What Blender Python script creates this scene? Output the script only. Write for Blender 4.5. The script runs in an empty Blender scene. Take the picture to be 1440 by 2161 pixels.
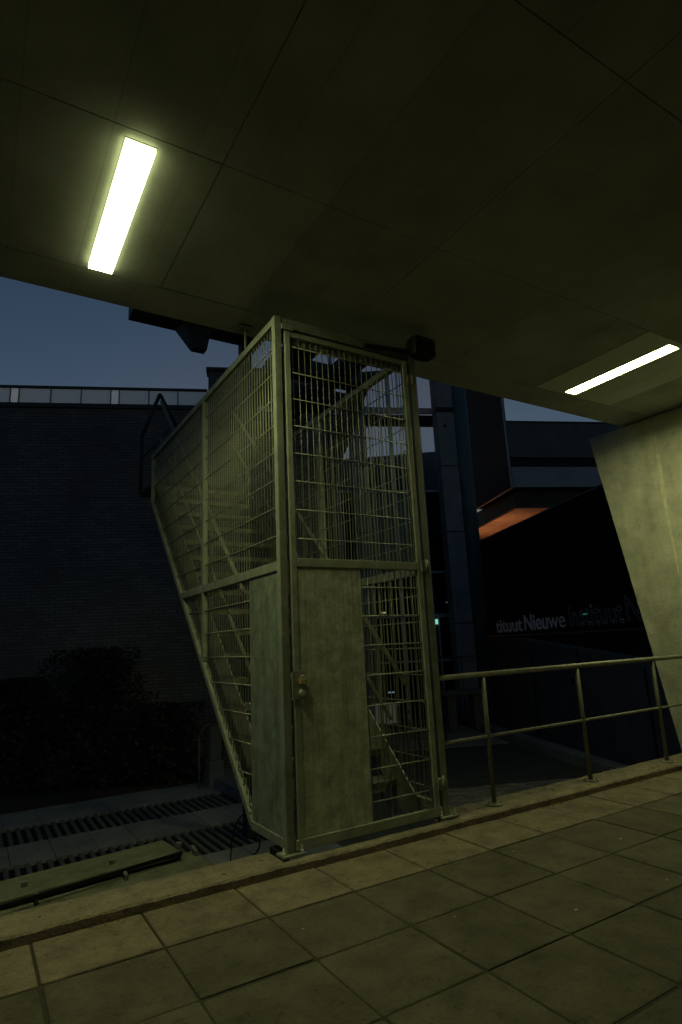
import bpy, bmesh, math, random
import numpy as np
from mathutils import Vector, Matrix

random.seed(7)
scn = bpy.context.scene
col = scn.collection

# ------------------------------------------------------------------ camera
FPX = 1256.4
PP = np.array([720.0, 1080.5])
_M = np.array([[0.8548, 0.0739, 0.5137], [-0.5169, 0.2093, 0.8301], [-0.0462, -0.9751, 0.2171]])
_u, _s, _v = np.linalg.svd(_M)
CM = _u @ _v                       # world axes (X along kerb, Y away, Z up) in camera terms
HC = 1.23                          # eye height above the kerb top (z = 0)
CP = np.array([0, 0, HC])
cam_d = bpy.data.cameras.new('camera')
cam = bpy.data.objects.new('camera', cam_d)
col.objects.link(cam)
cam_d.sensor_fit = 'VERTICAL'
cam_d.sensor_height = 36.0
cam_d.lens = 36.0 * FPX / 2161.0
cam_d.clip_start = 0.05
cam_d.clip_end = 2000
r, u, b = CM[:, 0], -CM[:, 1], -CM[:, 2]
cam.matrix_world = Matrix(((r[0], u[0], b[0], 0), (r[1], u[1], b[1], 0), (r[2], u[2], b[2], HC), (0, 0, 0, 1)))
scn.camera = cam

# ------------------------------------------------------------------ sky (after sunset: no direct sun)
SUN_AZ = 62.0                      # world azimuth of the afterglow, degrees from +X towards +Y
w = bpy.data.worlds.new('World')
scn.world = w
w.use_nodes = True
nt = w.node_tree
nt.nodes.clear()
wo = nt.nodes.new('ShaderNodeOutputWorld')
bgn = nt.nodes.new('ShaderNodeBackground')
sky = nt.nodes.new('ShaderNodeTexSky')
sky.sky_type = 'NISHITA'
sky.sun_disc = False
sky.sun_elevation = math.radians(1.5)
sky.sun_rotation = math.radians(90.0 - SUN_AZ)
sky.altitude = 0
sky.air_density = 1.0
sky.dust_density = 0.5
sky.ozone_density = 2.5
bgn.inputs['Strength'].default_value = 0.09
nt.links.new(sky.outputs[0], bgn.inputs[0])
nt.links.new(bgn.outputs[0], wo.inputs[0])

scn.view_settings.view_transform = 'Standard'
scn.view_settings.look = 'None'
scn.view_settings.exposure = 0.0
scn.view_settings.gamma = 1.0
scn.render.engine = 'CYCLES'
scn.render.resolution_x = 682
scn.render.resolution_y = 1024

LAMP_COL = (0.96, 1.0, 0.45)
LAMP_STR = 76.0

# ------------------------------------------------------------------ pixel helpers
def ray(x, y): return CM @ np.array([x - PP[0], y - PP[1], FPX])
def onz(x, y, z):
    d = ray(x, y); return CP + d * (z - HC) / d[2]
EE = np.array([.925, -.381, 0]); EE /= np.linalg.norm(EE)      # the far buildings' own axes
FF = np.array([-EE[1], EE[0], 0])
def ond(x, y, d):
    q = ray(x, y); return CP + q * (d / (q @ FF))
def one_(x, y, e):
    q = ray(x, y); return CP + q * (e / (q @ EE))
def bg(e, d, z): return Vector(e * EE + d * FF + np.array([0, 0, z]))

# ------------------------------------------------------------------ materials
def mat(name, base, rough=.7, metal=0.0, var=.25, scale=6.0, bump=.15, bscale=60.0, tint=None, spot=0.0, rand=0.0, stain=None, spec=.4):
    m = bpy.data.materials.new(name); m.use_nodes = True
    n = m.node_tree.nodes; l = m.node_tree.links
    p = n['Principled BSDF']
    p.inputs['Roughness'].default_value = rough
    p.inputs['Metallic'].default_value = metal
    p.inputs['Specular IOR Level'].default_value = spec
    g = n.new('ShaderNodeNewGeometry')
    nz = n.new('ShaderNodeTexNoise'); nz.inputs['Scale'].default_value = scale; nz.inputs['Detail'].default_value = 8; nz.inputs['Roughness'].default_value = .65
    l.new(g.outputs['Position'], nz.inputs['Vector'])
    rp = n.new('ShaderNodeValToRGB')
    rp.color_ramp.elements[0].position = .3; rp.color_ramp.elements[1].position = .72
    t = tint or base
    rp.color_ramp.elements[0].color = (*[c * (1 - var) for c in t], 1)
    rp.color_ramp.elements[1].color = (*[min(1, c * (1 + var)) for c in base], 1)
    l.new(nz.outputs[0], rp.inputs[0])
    out = rp.outputs[0]
    def mul(a, fac_out, colr, facmax):
        mx = n.new('ShaderNodeMix'); mx.data_type = 'RGBA'; mx.blend_type = 'MULTIPLY'
        mm = n.new('ShaderNodeMath'); mm.operation = 'MULTIPLY'; mm.inputs[1].default_value = facmax
        l.new(fac_out, mm.inputs[0]); l.new(mm.outputs[0], mx.inputs[0])
        l.new(a, mx.inputs[6]); mx.inputs[7].default_value = (*colr, 1)
        return mx.outputs[2]
    if spot:
        v = n.new('ShaderNodeTexNoise'); v.inputs['Scale'].default_value = 17; v.inputs['Detail'].default_value = 6; v.inputs['Roughness'].default_value = .7
        l.new(g.outputs['Position'], v.inputs['Vector'])
        r2 = n.new('ShaderNodeValToRGB'); r2.color_ramp.elements[0].position = .56; r2.color_ramp.elements[1].position = .7
        l.new(v.outputs[0], r2.inputs[0])
        out = mul(out, r2.outputs[0], (.35, .33, .3), spot)
        v = n.new('ShaderNodeTexNoise'); v.inputs['Scale'].default_value = 85; v.inputs['Detail'].default_value = 4; v.inputs['Roughness'].default_value = .8
        l.new(g.outputs['Position'], v.inputs['Vector'])
        r3 = n.new('ShaderNodeValToRGB'); r3.color_ramp.elements[0].position = .5; r3.color_ramp.elements[1].position = .66
        l.new(v.outputs[0], r3.inputs[0])
        out = mul(out, r3.outputs[0], (.5, .48, .44), min(1, spot))
    if stain:
        mp = n.new('ShaderNodeMapping'); mp.inputs['Scale'].default_value = stain
        l.new(g.outputs['Position'], mp.inputs[0])
        v = n.new('ShaderNodeTexNoise'); v.inputs['Scale'].default_value = 1; v.inputs['Detail'].default_value = 5
        l.new(mp.outputs[0], v.inputs['Vector'])
        r2 = n.new('ShaderNodeValToRGB'); r2.color_ramp.elements[0].position = .42; r2.color_ramp.elements[1].position = .68
        l.new(v.outputs[0], r2.inputs[0])
        out = mul(out, r2.outputs[0], (.55, .55, .5), .55)
    if rand:
        oi = n.new('ShaderNodeObjectInfo')
        mr = n.new('ShaderNodeMapRange'); mr.inputs[3].default_value = 1 - rand; mr.inputs[4].default_value = 1 + rand
        l.new(oi.outputs['Random'], mr.inputs[0])
        hs = n.new('ShaderNodeHueSaturation'); l.new(mr.outputs[0], hs.inputs['Value']); l.new(out, hs.inputs['Color'])
        out = hs.outputs[0]
    l.new(out, p.inputs['Base Color'])
    if bump:
        nb = n.new('ShaderNodeTexNoise'); nb.inputs['Scale'].default_value = bscale; nb.inputs['Detail'].default_value = 6
        l.new(g.outputs['Position'], nb.inputs['Vector'])
        bp = n.new('ShaderNodeBump'); bp.inputs['Strength'].default_value = bump; bp.inputs['Distance'].default_value = .02
        l.new(nb.outputs[0], bp.inputs['Height']); l.new(bp.outputs[0], p.inputs['Normal'])
    return m

def boards(m, wdt, amt):
    n = m.node_tree.nodes; l = m.node_tree.links; p = n['Principled BSDF']
    src = p.inputs['Base Color'].links[0].from_socket
    g = n.new('ShaderNodeNewGeometry'); sx = n.new('ShaderNodeSeparateXYZ'); l.new(g.outputs['Position'], sx.inputs[0])
    d = n.new('ShaderNodeMath'); d.operation = 'DIVIDE'; d.inputs[1].default_value = wdt; l.new(sx.outputs[0], d.inputs[0])
    fl_ = n.new('ShaderNodeMath'); fl_.operation = 'FLOOR'; l.new(d.outputs[0], fl_.inputs[0])
    wn = n.new('ShaderNodeTexWhiteNoise'); wn.noise_dimensions = '1D'; l.new(fl_.outputs[0], wn.inputs['W'])
    fr_ = n.new('ShaderNodeMath'); fr_.operation = 'FRACT'; l.new(d.outputs[0], fr_.inputs[0])
    ed_ = n.new('ShaderNodeMath'); ed_.operation = 'LESS_THAN'; ed_.inputs[1].default_value = .022; l.new(fr_.outputs[0], ed_.inputs[0])
    mr = n.new('ShaderNodeMapRange'); mr.inputs[3].default_value = 1 - amt; mr.inputs[4].default_value = 1 + amt; l.new(wn.outputs[0], mr.inputs[0])
    em = n.new('ShaderNodeMath'); em.operation = 'MULTIPLY'; em.inputs[1].default_value = .16; l.new(ed_.outputs[0], em.inputs[0])
    sb = n.new('ShaderNodeMath'); sb.operation = 'SUBTRACT'; l.new(mr.outputs[0], sb.inputs[0]); l.new(em.outputs[0], sb.inputs[1])
    hs = n.new('ShaderNodeHueSaturation'); l.new(sb.outputs[0], hs.inputs['Value']); l.new(src, hs.inputs['Color']); l.new(hs.outputs[0], p.inputs['Base Color'])

def emit(name, c, s):
    m = bpy.data.materials.new(name); m.use_nodes = True
    n = m.node_tree.nodes; l = m.node_tree.links; n.clear()
    e = n.new('ShaderNodeEmission'); e.inputs[0].default_value = (*c, 1); e.inputs[1].default_value = s
    o = n.new('ShaderNodeOutputMaterial'); l.new(e.outputs[0], o.inputs[0])
    return m

def glass(name, tint, gloss):
    m = bpy.data.materials.new(name); m.use_nodes = True
    n = m.node_tree.nodes; l = m.node_tree.links; n.clear()
    a = n.new('ShaderNodeBsdfTransparent'); a.inputs[0].default_value = (*tint, 1)
    g = n.new('ShaderNodeBsdfGlossy'); g.inputs['Roughness'].default_value = .05
    x = n.new('ShaderNodeMixShader'); x.inputs[0].default_value = gloss
    o = n.new('ShaderNodeOutputMaterial')
    l.new(a.outputs[0], x.inputs[1]); l.new(g.outputs[0], x.inputs[2]); l.new(x.outputs[0], o.inputs[0])
    return m

def hazy(name, c):
    m = bpy.data.materials.new(name); m.use_nodes = True
    n = m.node_tree.nodes; l = m.node_tree.links; n.clear()
    a = n.new('ShaderNodeBsdfTransparent'); a.inputs[0].default_value = (*c, 1)
    t = n.new('ShaderNodeBsdfTranslucent'); t.inputs[0].default_value = (*c, 1)
    x = n.new('ShaderNodeMixShader'); x.inputs[0].default_value = .15
    o = n.new('ShaderNodeOutputMaterial')
    l.new(a.outputs[0], x.inputs[1]); l.new(t.outputs[0], x.inputs[2]); l.new(x.outputs[0], o.inputs[0])
    return m

def frosted(name, c):
    m = bpy.data.materials.new(name); m.use_nodes = True
    n = m.node_tree.nodes; l = m.node_tree.links; n.clear()
    t = n.new('ShaderNodeBsdfTranslucent'); t.inputs[0].default_value = (*c, 1)
    d = n.new('ShaderNodeBsdfDiffuse'); d.inputs[0].default_value = (*c, 1)
    x = n.new('ShaderNodeAddShader')
    o = n.new('ShaderNodeOutputMaterial')
    l.new(t.outputs[0], x.inputs[0]); l.new(d.outputs[0], x.inputs[1]); l.new(x.outputs[0], o.inputs[0])
    return m

def brickmat():
    m = bpy.data.materials.new('dark_brick'); m.use_nodes = True
    n = m.node_tree.nodes; l = m.node_tree.links; p = n['Principled BSDF']
    g = n.new('ShaderNodeNewGeometry')
    # rotate world position into the facade's own axes
    mp = n.new('ShaderNodeMapping'); mp.vector_type = 'POINT'
    mp.inputs['Rotation'].default_value = (0, 0, -math.atan2(EE[1], EE[0]))
    l.new(g.outputs['Position'], mp.inputs[0])
    sx = n.new('ShaderNodeSeparateXYZ'); l.new(mp.outputs[0], sx.inputs[0])
    ad = n.new('ShaderNodeMath'); l.new(sx.outputs[0], ad.inputs[0]); l.new(sx.outputs[1], ad.inputs[1])
    cx = n.new('ShaderNodeCombineXYZ'); l.new(ad.outputs[0], cx.inputs[0]); l.new(sx.outputs[2], cx.inputs[1])
    bt = n.new('ShaderNodeTexBrick'); l.new(cx.outputs[0], bt.inputs['Vector'])
    bt.inputs['Scale'].default_value = 1; bt.inputs['Brick Width'].default_value = .23; bt.inputs['Row Height'].default_value = .068
    bt.inputs['Mortar Size'].default_value = .008
    bt.inputs['Color1'].default_value = (.165, .158, .155, 1); bt.inputs['Color2'].default_value = (.24, .228, .224, 1); bt.inputs['Mortar'].default_value = (.11, .106, .102, 1)
    nz = n.new('ShaderNodeTexNoise'); nz.inputs['Scale'].default_value = .8; nz.inputs['Detail'].default_value = 6
    l.new(g.outputs['Position'], nz.inputs['Vector'])
    mx = n.new('ShaderNodeMix'); mx.data_type = 'RGBA'; mx.blend_type = 'MULTIPLY'; mx.inputs[0].default_value = .7
    l.new(bt.outputs[0], mx.inputs[6]); l.new(nz.outputs[0], mx.inputs[7])
    l.new(mx.outputs[2], p.inputs['Base Color'])
    bp = n.new('ShaderNodeBump'); bp.invert = True; bp.inputs['Strength'].default_value = .8; bp.inputs['Distance'].default_value = .02
    l.new(bt.outputs[1], bp.inputs['Height']); l.new(bp.outputs[0], p.inputs['Normal'])
    p.inputs['Roughness'].default_value = .8
    return m

M = {}
M['slab'] = mat('paving_slab_concrete', (.086, .077, .053), .85, var=.4, scale=5, bump=.35, bscale=110, spot=.75, rand=.12)
M['border'] = mat('border_slab_concrete', (.165, .138, .098), .85, var=.42, scale=6.5, bump=.4, bscale=80, spot=.85, rand=.1)
M['kerb'] = mat('kerb_concrete', (.225, .192, .14), .85, var=.42, scale=6.5, bump=.5, bscale=70, spot=.85)
M['bed'] = mat('joint_sand', (.045, .041, .028), .95, var=.4, scale=30, bump=.5, bscale=200)
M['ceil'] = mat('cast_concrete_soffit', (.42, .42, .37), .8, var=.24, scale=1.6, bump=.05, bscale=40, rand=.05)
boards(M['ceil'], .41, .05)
M['ceilpale'] = mat('pale_soffit_panel', (.72, .72, .64), .7, var=.1, scale=1.6, bump=.06, bscale=40)  # panel and strip around the second lamp have a paler base colour
M['ceilback'] = mat('soffit_joint', (.3, .3, .27), .9, var=.2)
M['pier'] = mat('board_cast_concrete_pier', (.49, .485, .39), .75, var=.26, scale=4, bump=.3, bscale=45, stain=(3.0, 3.0, .35), spot=.4)
M['streak'] = mat('lime_streak', (.56, .54, .40), .8, var=.25, scale=12, bump=.2)
M['galv'] = mat('galvanised_steel', (.25, .272, .225), .55, metal=.15, var=.28, scale=9, bump=.05, bscale=120, stain=(14, 14, 1.6))
M['galvsheet'] = mat('weathered_galvanised_sheet', (.21, .25, .205), .55, metal=.2, var=.42, scale=9, bump=.12, bscale=110, stain=(38, 38, 1.1), spot=.25)  # weathered; base also darkened because the side gets less light
M['gatesheet'] = mat('lit_tone_gate_sheet', (.52, .535, .43), .7, metal=.03, var=.42, scale=9, bump=.15, bscale=110, stain=(38, 38, 1.1), spot=.45)  # base colour raised to put extra front light into the gate sheet
M['gate'] = mat('lit_tone_gate_steel', (.32, .34, .275), .6, metal=.1, var=.28, scale=9, bump=.06, bscale=120)  # gate frame likewise lightened in colour for the brighter front
M['wire'] = mat('galvanised_wire', (.225, .24, .185), .45, metal=.35, var=.2, scale=14, bump=0)
M['steeld'] = mat('dull_stair_steel', (.22, .225, .17), .6, metal=.15, var=.35, scale=11, bump=.1, stain=(10, 10, 3))
M['rail'] = mat('painted_rail_steel', (.24, .235, .185), .5, metal=.25, var=.35, scale=14, bump=.12, bscale=120)
M['railpost'] = mat('shaded_rail_post', (.13, .13, .10), .5, metal=.2, var=.35, scale=14, bump=.12, bscale=120)  # rail steel darkened to imitate the shade on posts lit from above
M['black'] = mat('black_plastic', (.012, .012, .012), .5, var=.2)
M['cable'] = mat('black_cable', (.01, .01, .01), .5, var=.1)
M['brass'] = mat('worn_brass', (.75, .58, .28), .3, metal=.5, var=.3, scale=40, bump=0)
M['chrome'] = mat('steel_lock', (.7, .7, .62), .3, metal=.5, var=.3, scale=40, bump=0)
M['plaza'] = mat('plaza_concrete', (.22, .225, .225), .8, var=.25, scale=2.5, bump=.2, bscale=50, rand=.1)
M['plazabed'] = mat('plaza_ground', (.06, .06, .058), .9, var=.3, scale=3)
M['grate'] = mat('grate_iron', (.15, .155, .15), .6, metal=.3, var=.3, scale=8, bump=.1)
M['pitdark'] = mat('grate_pit', (.006, .006, .006), .95, var=.2)
M['clinker'] = mat('clinker_paver', (.22, .2, .18), .8, var=.3, scale=9, bump=.2, rand=.3)
M['hatch'] = mat('mossy_concrete_board', (.115, .12, .085), .85, var=.4, scale=7, bump=.35, spot=.5)
M['brick'] = brickmat()
M['coping'] = mat('dark_coping', (.05, .05, .05), .6, var=.2)
M['dsteel'] = mat('dark_teal_steel', (.03, .04, .042), .5, metal=.2, var=.3, scale=4)
M['brown'] = mat('brown_steel', (.05, .034, .022), .6, var=.3, scale=3)
M['teal'] = mat('teal_painted_pipe', (.06, .11, .115), .4, var=.2, scale=3)
M['gcol'] = mat('grey_concrete_column', (.22, .23, .24), .8, var=.22, scale=2.2, bump=.2)
M['frame'] = mat('pale_window_frame', (.42, .44, .46), .5, var=.12)
M['dark'] = mat('dark_interior', (.018, .018, .02), .8, var=.2)
M['cladd'] = mat('dark_cladding', (.10, .115, .125), .55, var=.2, scale=1.2)
M['cladl'] = mat('grey_blue_cladding', (.29, .32, .36), .5, var=.12, scale=1.2)
M['tile'] = mat('warm_soffit_tile', (.36, .25, .18), .7, var=.12, scale=3, rand=.06)
M['mesh'] = mat('black_mesh_facade', (.026, .03, .037), .75, metal=0, var=.25, scale=4, spec=.05)
M['ramp'] = mat('dark_ramp_concrete', (.15, .16, .17), .8, var=.3, scale=1.5, bump=.2)
M['leaf'] = mat('ivy_leaf', (.022, .03, .014), .6, var=.5, scale=4, bump=0)
M['bark'] = mat('bark', (.06, .05, .04), .9, var=.3, scale=20)
M['soil'] = mat('bed_soil', (.035, .03, .025), .95, var=.4, scale=8, bump=.5)
M['letter'] = mat('pale_glowing_letter', (.55, .57, .62), .6, var=.3, scale=9, bump=0)
_p = M['letter'].node_tree.nodes['Principled BSDF']; _p.inputs['Emission Color'].default_value = (.55, .63, .8, 1); _p.inputs['Emission Strength'].default_value = .009  # letters also emit weakly, on top of their pale base colour
M['white'] = mat('white_plastic', (.85, .85, .85), .4, var=.1, bump=0)
M['rubber'] = mat('tyre_rubber', (.015, .015, .015), .8, var=.2)
M['stone'] = mat('bench_stone', (.13, .125, .115), .8, var=.25, scale=3)
M['litter'] = mat('dry_leaf_litter', (.16, .085, .04), .8, var=.5, scale=40, bump=0)
M['speck'] = mat('chewing_gum_speck', (.34, .32, .26), .8, var=.2, bump=0)
M['lamp'] = emit('lit_diffuser', LAMP_COL, LAMP_STR)
M['skirt'] = emit('bloom_skirt_glow', (.86, 1.0, .46), 5)  # added glow imitating lens bloom around the left lamp
M['lamptrim'] = mat('lamp_trim', (.5, .5, .45), .5, var=.1, bump=0)
M['warm'] = emit('warm_uplight', (1.0, .42, .18), 30)
M['exit'] = emit('exit_sign_green', (.35, 1.0, .75), .7)
M['yell'] = emit('yellow_interior_lamp', (1.0, .75, .25), 3)
M['cool'] = emit('cool_interior_glow', (.8, .9, 1.0), 1.0)
M['led'] = emit('green_led_letter', (.05, .55, .38), .22)
M['pane'] = hazy('window_pane', (.95, .98, 1.0))
M['darkpane'] = glass('dark_window_pane', (.35, .4, .42), .06)
M['frost'] = frosted('frosted_balustrade_glass', (.58, .62, .64))
M['frostw'] = frosted('white_balustrade_panel', (.78, .8, .8))

# ------------------------------------------------------------------ object helpers
def tag(o, label=None, cat=None, group=None, kind=None):
    if label: o['label'] = label
    if cat: o['category'] = cat
    if group: o['group'] = group
    if kind: o['kind'] = kind
    return o
def thing(name, label, cat, loc=(0, 0, 0), group=None):
    o = bpy.data.objects.new(name, None); col.objects.link(o); o.location = loc; o.empty_display_size = .2
    return tag(o, label, cat, group)
def rootloc(p):
    v = Vector((0, 0, 0))
    while p is not None:
        v += p.location; p = p.parent
    return v

class MB:
    """collects shapes given in world coordinates"""
    def __init__(s): s.bm = bmesh.new()
    def box(s, a, b, bev=0.0):
        a, b = Vector(a), Vector(b)
        lo = Vector([min(a[i], b[i]) for i in range(3)]); hi = Vector([max(a[i], b[i]) for i in range(3)])
        t = bmesh.new()
        bmesh.ops.create_cube(t, size=1, matrix=Matrix.Translation((lo + hi) / 2) @ Matrix.Diagonal((*(hi - lo), 1)))
        s._merge(t, bev); return s
    def obox(s, c, ax, ay, az, bev=0.0):
        """oriented box: centre and three half-axis vectors"""
        c, ax, ay, az = Vector(c), Vector(ax), Vector(ay), Vector(az)
        m = Matrix(((2 * ax.x, 2 * ay.x, 2 * az.x, c.x), (2 * ax.y, 2 * ay.y, 2 * az.y, c.y), (2 * ax.z, 2 * ay.z, 2 * az.z, c.z), (0, 0, 0, 1)))
        t = bmesh.new(); bmesh.ops.create_cube(t, size=1, matrix=m)
        bmesh.ops.recalc_face_normals(t, faces=t.faces)
        s._merge(t, bev); return s
    def bar(s, p, q, w, h, up=(0, 0, 1), bev=0.0):
        p, q = Vector(p), Vector(q); d = q - p; L = d.length; d.normalize()
        up = Vector(up)
        if abs(d.dot(up)) > .98: up = Vector((0, 1, 0)) if abs(d.y) < .9 else Vector((1, 0, 0))
        sx = d.cross(up).normalized(); sz = sx.cross(d).normalized()
        return s.obox((p + q) / 2, d * L / 2, sx * w / 2, sz * h / 2, bev)
    def tube(s, p, q, r, n=10, r2=None):
        p, q = Vector(p), Vector(q); d = q - p; L = d.length
        t = bmesh.new()
        rot = d.to_track_quat('Z', 'Y').to_matrix().to_4x4()
        bmesh.ops.create_cone(t, cap_ends=True, segments=n, radius1=r, radius2=r if r2 is None else r2, depth=L, matrix=Matrix.Translation((p + q) / 2) @ rot)
        for f in t.faces:
            if len(f.verts) == 4: f.smooth = True
        s._merge(t, 0); return s
    def path(s, pts, r, n=8):
        for a, b_ in zip(pts[:-1], pts[1:]): s.tube(a, b_, r, n)
        return s
    def prism(s, poly, ext, bev=0.0):
        """polygon of world points, extruded by vector ext"""
        t = bmesh.new(); ext = Vector(ext)
        a = [t.verts.new(Vector(p)) for p in poly]; b_ = [t.verts.new(Vector(p) + ext) for p in poly]
        t.faces.new(a); t.faces.new(list(reversed(b_)))
        k = len(poly)
        for i in range(k): t.faces.new((a[i], b_[i], b_[(i + 1) % k], a[(i + 1) % k]))
        bmesh.ops.recalc_face_normals(t, faces=t.faces)
        s._merge(t, bev); return s
    def ball(s, c, r, n=10, sc=(1, 1, 1)):
        t = bmesh.new(); bmesh.ops.create_uvsphere(t, u_segments=n, v_segments=n // 2 + 1, radius=1, matrix=Matrix.Translation(Vector(c)) @ Matrix.Diagonal((r * sc[0], r * sc[1], r * sc[2], 1)))
        for f in t.faces: f.smooth = True
        s._merge(t, 0); return s
    def _merge(s, t, bev):
        if bev: bmesh.ops.bevel(t, geom=t.edges[:], offset=bev, segments=2, affect='EDGES', profile=.6)
        me = bpy.data.meshes.new('tmp'); t.to_mesh(me); t.free(); s.bm.from_mesh(me); bpy.data.meshes.remove(me)
    def build(s, name, m, parent=None, loc=None):
        off = rootloc(parent) if parent is not None else Vector((0, 0, 0))
        base = Vector(loc) if loc is not None else off
        for v in s.bm.verts: v.co -= base
        me = bpy.data.meshes.new(name); s.bm.to_mesh(me); s.bm.free()
        me.materials.append(M[m] if isinstance(m, str) else m)
        o = bpy.data.objects.new(name, me); col.objects.link(o)
        o.location = base - off if parent is not None else base
        if parent is not None: o.parent = parent
        return o
def share(o, name, loc, parent, scale=None, rot=None):
    """a copy that shares its mesh; loc in world coordinates"""
    c = bpy.data.objects.new(name, o.data); col.objects.link(c)
    c.parent = parent
    c.location = Vector(loc) - (rootloc(parent) if parent is not None else Vector((0, 0, 0)))
    if scale: c.scale = scale
    if rot: c.rotation_euler = rot
    return c
def struct(o, label=None): return tag(o, label, None, None, 'structure')

# ================================================================== the platform: pavement, kerb
ZP = -0.05
KY0, KY1 = 3.45, 3.74               # kerb front and back
pave = struct(MB().box((-8, -7, ZP - .5), (14, KY0 + .04, ZP - .007)).build('pavement', 'bed'))
s0 = None
XJ = .335
rows = [3.01 - .49 * k for k in range(0, 9)]
slabm = MB().box((-.2455, -.2405, -.06), (.2455, .2405, 0), .011).build('slab', 'slab', pave, loc=(0, 0, 0))
first = True
for k in range(7):
    y0 = rows[k] - .245
    for i in range(-4, 15):
        x = XJ + .5 * i + .25
        # keep those the picture could show
        if x < -1.2 + .0 * k or x > 7.3: continue
        dz = random.uniform(-.0035, .002)
        rt = (random.uniform(-.004, .004), random.uniform(-.004, .004), random.uniform(-.004, .004))
        if first:
            slabm.location = (x, y0, ZP + dz); first = False
        else:
            share(slabm, 'slab', (x + random.uniform(-.003, .003), y0 + random.uniform(-.003, .003), ZP + dz), pave, rot=rt)
# the outer field of the pavement, as one sheet of slabs the camera does not see
bord = MB().box((-.2445, -.2165, -.06), (.2445, .2165, 0), .009).build('border_slab', 'border', pave, loc=(0, 0, 0))
first = True
for i in range(-4, 15):
    x = XJ + .5 * i + .25
    rt = (random.uniform(-.005, .005), random.uniform(-.005, .005), random.uniform(-.004, .004))
    if first: bord.location = (x, 3.231, ZP + .001); first = False
    else: share(bord, 'border_slab', (x, 3.231, ZP + random.uniform(-.003, .003)), pave, rot=rt)

def subdivided_kerb(name, x0, x1, y0, y1, z0, z1, parent=None):
    bm = bmesh.new()
    n = max(2, int((x1 - x0) / .05))
    prof = [(y0, z0), (y0, z1 - .012), (y0 + .012, z1), (y1 - .012, z1), (y1, z1 - .012), (y1, z0)]
    rings = []
    for i in range(n + 1):
        x = x0 + (x1 - x0) * i / n
        j = lambda a: random.uniform(-a, a)
        rings.append([bm.verts.new((x, p[0] + j(.0035), p[1] + (j(.0025) if p[1] > z0 + .001 else 0))) for p in prof])
    for a, b_ in zip(rings[:-1], rings[1:]):
        for k in range(len(prof) - 1): bm.faces.new((a[k], a[k + 1], b_[k + 1], b_[k]))
    bm.faces.new(rings[0]); bm.faces.new(list(reversed(rings[-1])))
    bmesh.ops.recalc_face_normals(bm, faces=bm.faces)
    mb = MB(); mb.bm = bm
    return mb.build(name, 'kerb', parent)
kl = struct(subdivided_kerb('kerb', -8, 1.66, KY0, KY1, -1.25, 0))
km = subdivided_kerb('kerb_lip', 1.66, 3.02, KY0, KY0 + .085, -1.25, -.004, kl)
kr = subdivided_kerb('kerb_stone', 3.02, 14, KY0, KY1, -1.25, 0, kl)
# gum spots and pale litter flecks on the kerb and slabs
gum = MB()
gumz = [(1055, 1673, 0), (1040, 1700, 0), (1150, 1640, 0), (1210, 1672, 0), (1290, 1648, 0), (1335, 1640, 0), (1395, 1622, 0), (1216, 1920, ZP), (1408, 1857, ZP), (1084, 1797, ZP),
        (270, 2030, ZP), (640, 1960, ZP), (960, 1935, ZP), (1310, 1770, ZP), (540, 1875, ZP), (305, 1870, 0), (130, 1920, 0)]
for (x, y, z) in gumz:
    p = onz(x, y, z); rr = random.uniform(.004, .011)
    gum.ball((p[0], p[1], z + .001), rr, 8, (random.uniform(.7, 1.6), random.uniform(.6, 1), .12))
tag(gum.build('trodden_gum', 'speck'), 'pale trodden gum specks scattered over kerb and slabs', 'gum', None, 'stuff')

deb = MB()
for k in range(130):
    x = random.choice((random.uniform(.3, 6.5), random.uniform(3.2, 6.6)))
    y = KY0 - abs(random.gauss(0, .018)) - .004 if random.random() < .65 else random.uniform(3.47, 3.72)
    if 1.6 < x < 3.05 and y > KY0: continue
    z = ZP if y < KY0 else 0
    a = random.uniform(0, 3.14); q = random.uniform(.004, .012)
    deb.obox((x, y, z + .003), (math.cos(a) * q, math.sin(a) * q, random.uniform(-.002, .003)), (-math.sin(a) * q * .6, math.cos(a) * q * .6, 0), (0, 0, .0015))
tag(deb.build('leaf_litter', 'litter'), 'dry brown leaf crumbs along the kerb', 'litter', None, 'stuff')

# back wall of the arcade, behind the camera
struct(MB().box((-8, -7.3, ZP - .5), (14, -7, 3.85)).build('wall_back', 'ceil'))

# ================================================================== ceiling
ZC = 3.82
EY = 4.29
ceil = struct(MB().box((-8, -7.3, ZC + .045), (14, EY, ZC + .75)).build('ceiling', 'ceilback'))
XS = [-8, -5.2, -3.95, -2.74, -1.5, -.26, .98, 2.5, 3.73, 4.96, 6.2, 7.4, 8.7, 10.0, 14]
YS = [-7.3, -4.2, -2.8, -1.4, -.1, 1.24, 2.64, 3.925]
LX1, LX2, LY0, LY1 = (.48, .64), (5.355, 5.525), 2.70, 3.875
def hole_panel(x0, x1, y0, y1, hx, hy, m):
    g = .0018
    o = MB()
    x0 += g; x1 -= g; y0 += g; y1 -= g
    o.box((x0, y0, ZC), (hx[0], y1, ZC + .06)); o.box((hx[1], y0, ZC), (x1, y1, ZC + .06))
    o.box((hx[0] + .0, y0, ZC + .0005), (hx[1] - .0, hy[0], ZC + .06)); o.box((hx[0], hy[1], ZC + .0005), (hx[1], y1, ZC + .06))
    return o.build('soffit_panel', m, ceil)
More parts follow.
